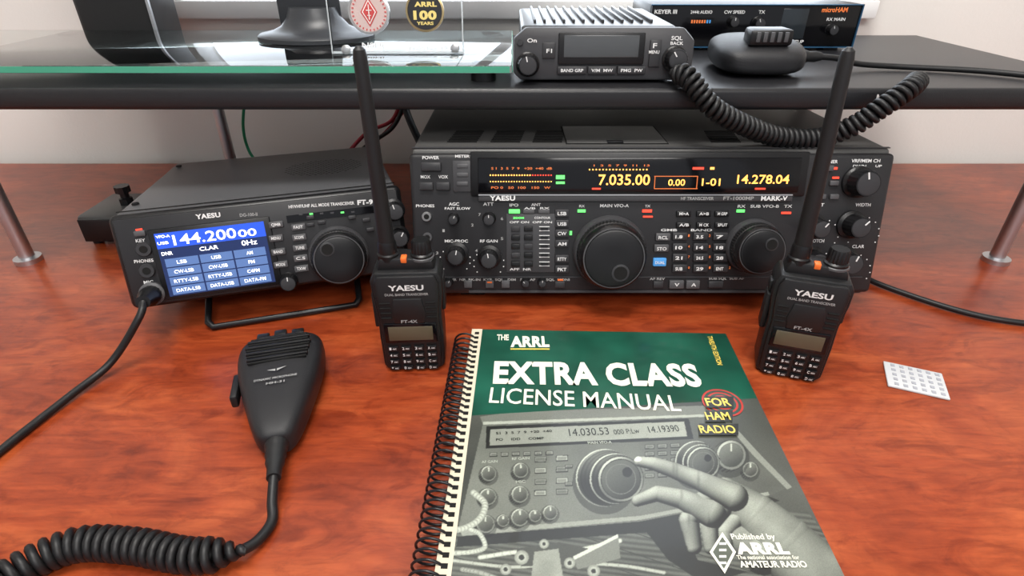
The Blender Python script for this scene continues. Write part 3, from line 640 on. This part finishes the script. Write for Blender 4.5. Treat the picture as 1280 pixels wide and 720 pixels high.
pts=[]; nseg=20; R_=.0108
for i in range((NP-1)*nseg):
    t=i/nseg; a=2*math.pi*t
    pts.append(Vector((-.0040+R_*math.cos(a)*.86,.006+t*(BH-.012)/(NP-1),-.0062+R_*.84*math.sin(a))))
tube('spiral_wire',pts,.0008,mat('wire_black',(.01,.01,.012),.3),bk.e,smooth=False,res=2)
# ================= GLASS STAND, MONITOR, COINS =================
GLASS=mat('plate_glass',(.85,.97,.93),.04,trans=1.0)
EDGE=mat('glass_edge',(.08,.42,.27),.15,trans=.2)
g=empty('glass_monitor_stand')
box('plate',(-.305,.615,.195),(.61,.22,.006),GLASS,g,.0008)
boxes('edge_tint',[((-.305,.5048,.195),(.606,.0008,.005)),((.0002,.615,.195),(.0008,.216,.005))],EDGE,g)
for i,(x,y) in enumerate([(-.025,.525),(-.50,.525),(-.025,.705),(-.50,.705)]): lathe('foot_%d'%i,[(.011,0),(.011,.0085),(.010,.0092)],BLK,g,(x,y,.183),24)
mo=empty('computer_monitor'); DG=mat('monitor_grey',(.035,.037,.042),.35)
lathe('base',[(1,0),(1,.05),(.96,.075),(.75,.11),(.58,.17),(.46,.28),(.40,.40)],DG,mo,(-.205,.655,.1985),48).scale=(.060,.046,.075)
extr('neck',[(-.034,-.010),(.032,-.010),(.025,.012),(-.027,.012)],0,.15,DG,mo,.003,loc=(-.208,.665,.2085))
box('screen_panel',(-.21,.648,.46),(.54,.02,.32),BLK,mo,.004); box('screen_glass',(-.21,.6375,.462),(.52,.002,.295),GLOSS,mo)
ACR=mat('acrylic',(.98,.99,1),.0,trans=1.0,ior=1.08)
ACE=mat('acrylic_edge',(.75,.80,.82),.2,trans=.5)
co=Panel('coin_display',(-.163,.560,.1985),(1,0,0),(0,.12,1))
co.box('acrylic_panel',0,.0,.118,.085,-.003,0,ACR); 
co.box('acrylic_base_bar',0.0,-.0,.118,.0022,-.0035,.0010,ACE,.0003); co.box('edge_l',-.0012,0,0,.085,-.003,0,ACE); co.box('edge_r',.118,0,.1192,.085,-.003,0,ACE)
coins=[('service_coin',461,15,26,(.55,.42,.40)),('anniversary_coin',531,14,24,(.02,.02,.022))]
for n,x,y,r,cl in coins:
    a,b=co.m(x,y,.003); k=co.sc(x,y,.003)*r
    lathe(n+'_rim',[(k,0),(k,.003),(k*.9,.0034),(k*.88,.0028)],mat('coin_gold',(.55,.42,.22),.3,metal=1) if n[0]=='a' else SIL,co.e,(a,b,.0003),40)
    lathe(n+'_field',[(k*.88,0),(k*.88,.0031)],mat(n,cl,.4),co.e,(a,b,.0003),40)
PK=mat('coin_red',(.5,.06,.06),.4); CW=mat('coin_white',(.8,.75,.72),.4)
a,b=co.m(461,15,.004); co.poly('coin_diamond',[(a,b+.012),(a+.0075,b),(a,b-.012),(a-.0075,b)],PK,.0036); co.poly('coin_diamond_in',[(a,b+.0100),(a+.0062,b),(a,b-.0100),(a-.0062,b)],CW,.0038)
co.poly('coin_diamond_core',[(a,b+.0085),(a+.0052,b),(a,b-.0085),(a-.0052,b)],PK,.0040)
co.box('coin_mast',a-.0004,b-.006,a+.0004,b+.006,.0038,.0043,CW); co.box('coin_arm',a-.0025,b+.001,a+.0025,b+.0017,.0038,.0043,CW); co.box('coin_arm2',a-.0016,b-.003,a+.0016,b-.0024,.0038,.0043,CW)
for i in range(28):
    an=2*math.pi*i/28; o=co.box('coin_legend_%d'%i,-.0005,-.0008,.0005,.0008,.0033,.0037,PK); o.location=(a+.0145*math.sin(an),b+.0145*math.cos(an),.0035); o.rotation_euler=(0,0,-an)
GO=mat('gold_print',(.75,.6,.2),.4)
co.ptext('ARRL',518,8,546,8,6,GO,.0038,.05); co.ptext('100',517,24,546,24,11,GO,.0038,.05); co.ptext('YEARS',521,31,542,31,4,GO,.0038,.03)
co.ptext('N0HI',453,60,480,60,7,WHT,.0006,.02); co.ptext('NOVICE 1996',512,62,570,62,4,WHT,.0006)
for i,(x,y) in enumerate([(433,62),(569,60)]):
    a,b=co.m(x,y,.001); lathe('standoff_%d'%i,[(.004,0),(.004,.003),(.003,.0035)],SIL,co.e,(a,b,0),20)
# ================= MOBILE RADIO on shelf =================
Mb=Panel('mobile_radio',(.0015,.510,.1850),(1,0,0),(0,.10,1)); mw=.150; mh=.0415
BD=mat('mobile_casing',(.06,.06,.063),.3,metal=.3)
Mb.prism('chassis',[(.012,.187),(.016,.220),(.022,.2255),(.165,.2255),(.165,.187)],.006,mw-.012,BD,.003)
for i,x in enumerate((.02,.12)): Mb.prism('mount_foot_%d'%i,[(.03,.1832),(.03,.188),(.15,.188),(.15,.1832)],x-.005,x+.005,RUB)
lst=[((.02+.0085*i,0,0),(.0022,.12,.003)) for i in range(13)]
fins=empty('fin_group'); fins.parent=Mb.e; fins.matrix_basis=Mb.M.inverted()@Matrix.Translation((.0,.61,.2268))
boxes('heat_sink_fins',lst,BD,fins,.0006)
extr('front_panel',[(0,.006),(.006,.0005),(mw-.012,.0005),(mw,.006),(mw,mh-.010),(mw-.010,mh),(.010,mh),(0,mh-.008)],-.014,.0,FACE2,Mb.e,.002)
Mb.rect('display_frame',698,41,806,81,.0025,BLK,bev=.001); Mb.rect('display',705,44,799,72,.003,mat('lcd_off',(.07,.075,.08),.12),bev=.0005)
for i,(t,x0,x1) in enumerate([('BAND GRP',699,731),('V/M  MW',737,768),('PMG  PW',774,805)]): Mb.rect('soft_key_%d'%i,x0-2,83,x1+2,93,.0035,KEY,bev=.0008); Mb.ptext(t,x0+2,90,x1-2,90,4,WHT,.0038)
Mb.rect('f1_key',678,53,694,73,.002,KEY,bev=.0006); Mb.ptext('F1',683,66,690,66,5,WHT,.0025); Mb.rect('f_key',812,50,826,84,.002,KEY,bev=.0006); Mb.ptext('F',816,60,821,60,6,WHT,.0025); Mb.ptext('MENU',811,67,824,67,4,WHT,.0025)
Mb.ptext('On',659,53,671,53,5,WHT,.0008); Mb.disc('power_key',650,53,4,.002,KEY); Mb.ptext('SQL',839,50,853,50,5,WHT,.0008); Mb.ptext('BACK',838,56,854,56,4,WHT,.0008)
Mb.knob('left_knob',660,82,12.5,.012,skirt=1.2); Mb.knob('right_knob',848,75,13,.014,skirt=1.2)
# hand mic on shelf
mm=Panel('hand_microphone',(.222,.535,.183),(1,0,0),(-.0,1,0))
loft('shell',[(-.012,.022,.006,.018),(-.008,.033,.003,.024),(.010,.040,.0,.030),(.035,.038,.0,.032),(.06,.034,.001,.030),(.075,.028,.004,.025),(.080,.015,.008,.02)],MICP,mm.e)
extr('grille_block',[(-.019,-.004),(.019,-.004),(.017,.018),(-.017,.018)],.026,.0395,BLK,mm.e,.003)
boxes('grille_slats',[((-.012+.006*i,-.0045,.0335),(.0035,.002,.008)) for i in range(5)],KEYL,mm.e,.0004)
lathe('strain_relief',[(.006,0),(.0055,.006),(.0045,.008),(.0048,.014),(.0035,.02)],RUB,mm.e,(.038,.02,.014),20,rot=(0,math.pi/2,0))
tube('cord_lead',[(.056,.02,.014),(.075,.022,.012),(.10,.03,.006),(.14,.03,.0035),(.20,.01,.0035),(.25,-.03,.0035)],.0026,CORD,mm.e)
iM=mm.M.inverted()
def shp(px,py,Y):
    d_=ray(px,py); return CAM+d_*(Y/d_.y)
cpth=[shp(838,90,.502),shp(858,95,.487),shp(872,112,.478),shp(892,135,.472),shp(925,154,.474),shp(970,170,.482),shp(1020,173,.485),shp(1065,158,.478),shp(1100,136,.474),shp(1135,112,.478),shp(1150,98,.50)]
coil('coiled_cord',[iM@p for p in cpth],.0066,.0024,.0052,CORD,mm.e,taper=2)
# ================= KEYER INTERFACE =================
kb=Panel('keyer_interface_box',(.148,.680,.183),(1,0,0),(0,0,1)); KWd=.226
kb.box('case',0,.003,KWd,.046,-.105,0,BLK,.002); kb.box('front_plate',0.001,.004,KWd-.001,.045,-.001,.0012,GLOSS,.001)
BLU=mat('blue_edge',(.02,.08,.16),.35)
boxes('plate_border',[((KWd/2,.0455,.001),(KWd,.0010,.003)),((KWd/2,.0035,.001),(KWd,.0010,.003)),((KWd-.0005,.0245,.001),(.0010,.043,.003))],BLU,kb.e)
for i,x in enumerate((.02,.205)): kb.box('foot_%d'%i,x-.008,0,x+.008,.004,-.02,-.004,RUB); kb.box('rear_foot_%d'%i,x-.008,0,x+.008,.004,-.10,-.085,RUB)
kb.ptext('KEYER III',818,17,846,17,5,WHT,.0015,.03); kb.ptext('2444t AUDIO',863,17,890,17,4,WHT,.0015); kb.ptext('CW SPEED',905,17,931,17,4,WHT,.0015); kb.ptext('TX',948,17,956,17,4,WHT,.0015); kb.ptext('microHAM',1027,15,1059,15,6,mat('orange_print',(.8,.2,.05),.5,emit=.1),.0015,.03); kb.ptext('RX MAIN',1033,26,1056,26,4,WHT,.0015)
kb.knob('cw_knob',919,28,6,.010); kb.knob('tx_knob',951,30,7,.010); kb.knob('rx_knob',1043,38,6,.010)
kb.rect('mini_display',976,11,1008,49,.0016,mat('mini_lcd',(.02,.025,.03),.1,emit=.05),bev=.0005); kb.ptext('SETUP',987,54,1004,54,4,WHT,.0015)
for i in range(8): kb.rect('audio_led_%d'%i,864+i*3.2,25,866+i*3.2,29,.0016,AMBD if i<6 else BLUG,0)
for i in range(3): kb.rect('tiny_led_%d'%i,820+i*5,28,822+i*5,30,.0016,GRNG if i==1 else AMB)
# ================= BACKGROUND OBJECTS =================
cb=empty('cable_bundle')
GRC=mat('green_cable',(.02,.28,.13),.5); RDC=mat('red_cable',(.32,.015,.025),.5)
bp=shp
tube('green_cable',[bp(306,120,.80),bp(304,160,.80),bp(312,190,.80),bp(330,212,.78),bp(345,235,.72)],.0020,GRC,cb)
tube('red_cable',[bp(505,115,.80),bp(490,150,.80),bp(460,165,.80),bp(436,190,.78),bp(420,215,.72)],.0026,RDC,cb)
tube('red_cable_2',[bp(520,115,.80),bp(500,145,.80),bp(475,172,.80),bp(452,192,.78),bp(440,215,.72)],.0022,RDC,cb)
tube('black_cable',[bp(510,115,.79),bp(492,158,.79),bp(456,184,.79),bp(430,215,.74)],.0028,CORD,cb)
tube('black_cable_2',[bp(500,115,.81),bp(512,150,.78),bp(528,185,.75),bp(545,225,.70)],.0050,CORD,cb)
tube('desk_cable',[(.37,.62,.003),(.36,.54,.003),(.345,.50,.003),(.37,.46,.003),(.42,.42,.003),(.50,.40,.003)],.0026,CORD,cb)
ps=empty('power_supply')
box('case',(-.440,.60,.019),(.055,.07,.032),BODY,ps,.005); box('face',(-.440,.564,.019),(.049,.003,.026),BLK,ps,.001)
lathe('terminal_post',[(.007,0),(.007,.008),(.0045,.009),(.0045,.014),(.008,.015),(.008,.022)],BLK,ps,(-.430,.60,.034),20,.08,(0,1,4,5))
for i,(x,y) in enumerate([(-.46,.575),(-.42,.575),(-.46,.625),(-.42,.625)]): lathe('foot_%d'%i,[(.005,0),(.005,.0035)],RUB,ps,(x,y,0),12)
sp=empty('desktop_speaker')
box('cabinet',(-.462,.766,.263),(.090,.055,.16),mat('speaker_case',(.05,.047,.047),.35),sp,.003); box('grille_cloth',(-.462,.7375,.263),(.080,.003,.150),mat('grille_cloth',(.030,.029,.030),.8,bump=1,bscale=1800),sp,.001); box('trim_strip',(-.4195,.7375,.263),(.003,.004,.150),mat('strip_silver',(.5,.5,.52),.35,metal=.6),sp)
cs=Panel('paper_coaster',(.287,.343,.0),(.92,-.39,0),(.39,.92,0)); 
cs.box('card',0,-.012,.040,.020,.0,.0018,mat('coaster_white',(.55,.56,.58),.6),.0008)
boxes('embossing',[((.006+i*.0060,-.008+j*.006,.0019),(.0028,.0028,.0006)) for i in range(6) for j in range(5)],mat('coaster_grey',(.35,.36,.4),.5),cs.e)
# ================= finalize text =================
bpy.context.view_layer.update()
for o,a,b,c,w_,h_,rot in TXT:
    bb=o.bound_box; x0=min(p[0] for p in bb); x1=max(p[0] for p in bb); y1=max(p[1] for p in bb)
    sx=w_/max(1e-6,x1-x0); sy=h_/max(1e-6,y1)
    o.scale=(sx,sy,1); o.rotation_euler=(0,0,rot); o.location=(a-x0*sx*math.cos(rot),b-x0*sx*math.sin(rot),c)
# ================= LIGHTS / WORLD / CAMERA =================
def area(name,loc,size,power,col,target):
    l=bpy.data.lights.new(name,'AREA'); l.shape='RECTANGLE'; l.size,l.size_y=size; l.energy=power; l.color=col
    o=bpy.data.objects.new(name,l); S.collection.objects.link(o); o.location=loc
    o.rotation_euler=(Vector(target)-Vector(loc)).to_track_quat('-Z','Y').to_euler()
area('ceiling_light',(-.1,.10,1.6),(.7,.5),25,(1,.97,.92),(0,.4,0))
area('ceiling_light',(.3,-1.2,1.55),(1.2,.7),33,(1,.97,.93),(0,.6,0.1))
wd=bpy.data.worlds.new('world'); S.world=wd; wd.use_nodes=True
bgn=wd.node_tree.nodes['Background']; bgn.inputs[0].default_value=(.9,.93,1,1); bgn.inputs[1].default_value=.65
cam=bpy.data.cameras.new('camera'); cam.sensor_width=36; cam.lens=36*FP/1280; cam.clip_start=.01
co_=bpy.data.objects.new('camera',cam); S.collection.objects.link(co_); co_.location=CAM; co_.rotation_euler=(math.pi/2-TH,0,0)
S.camera=co_
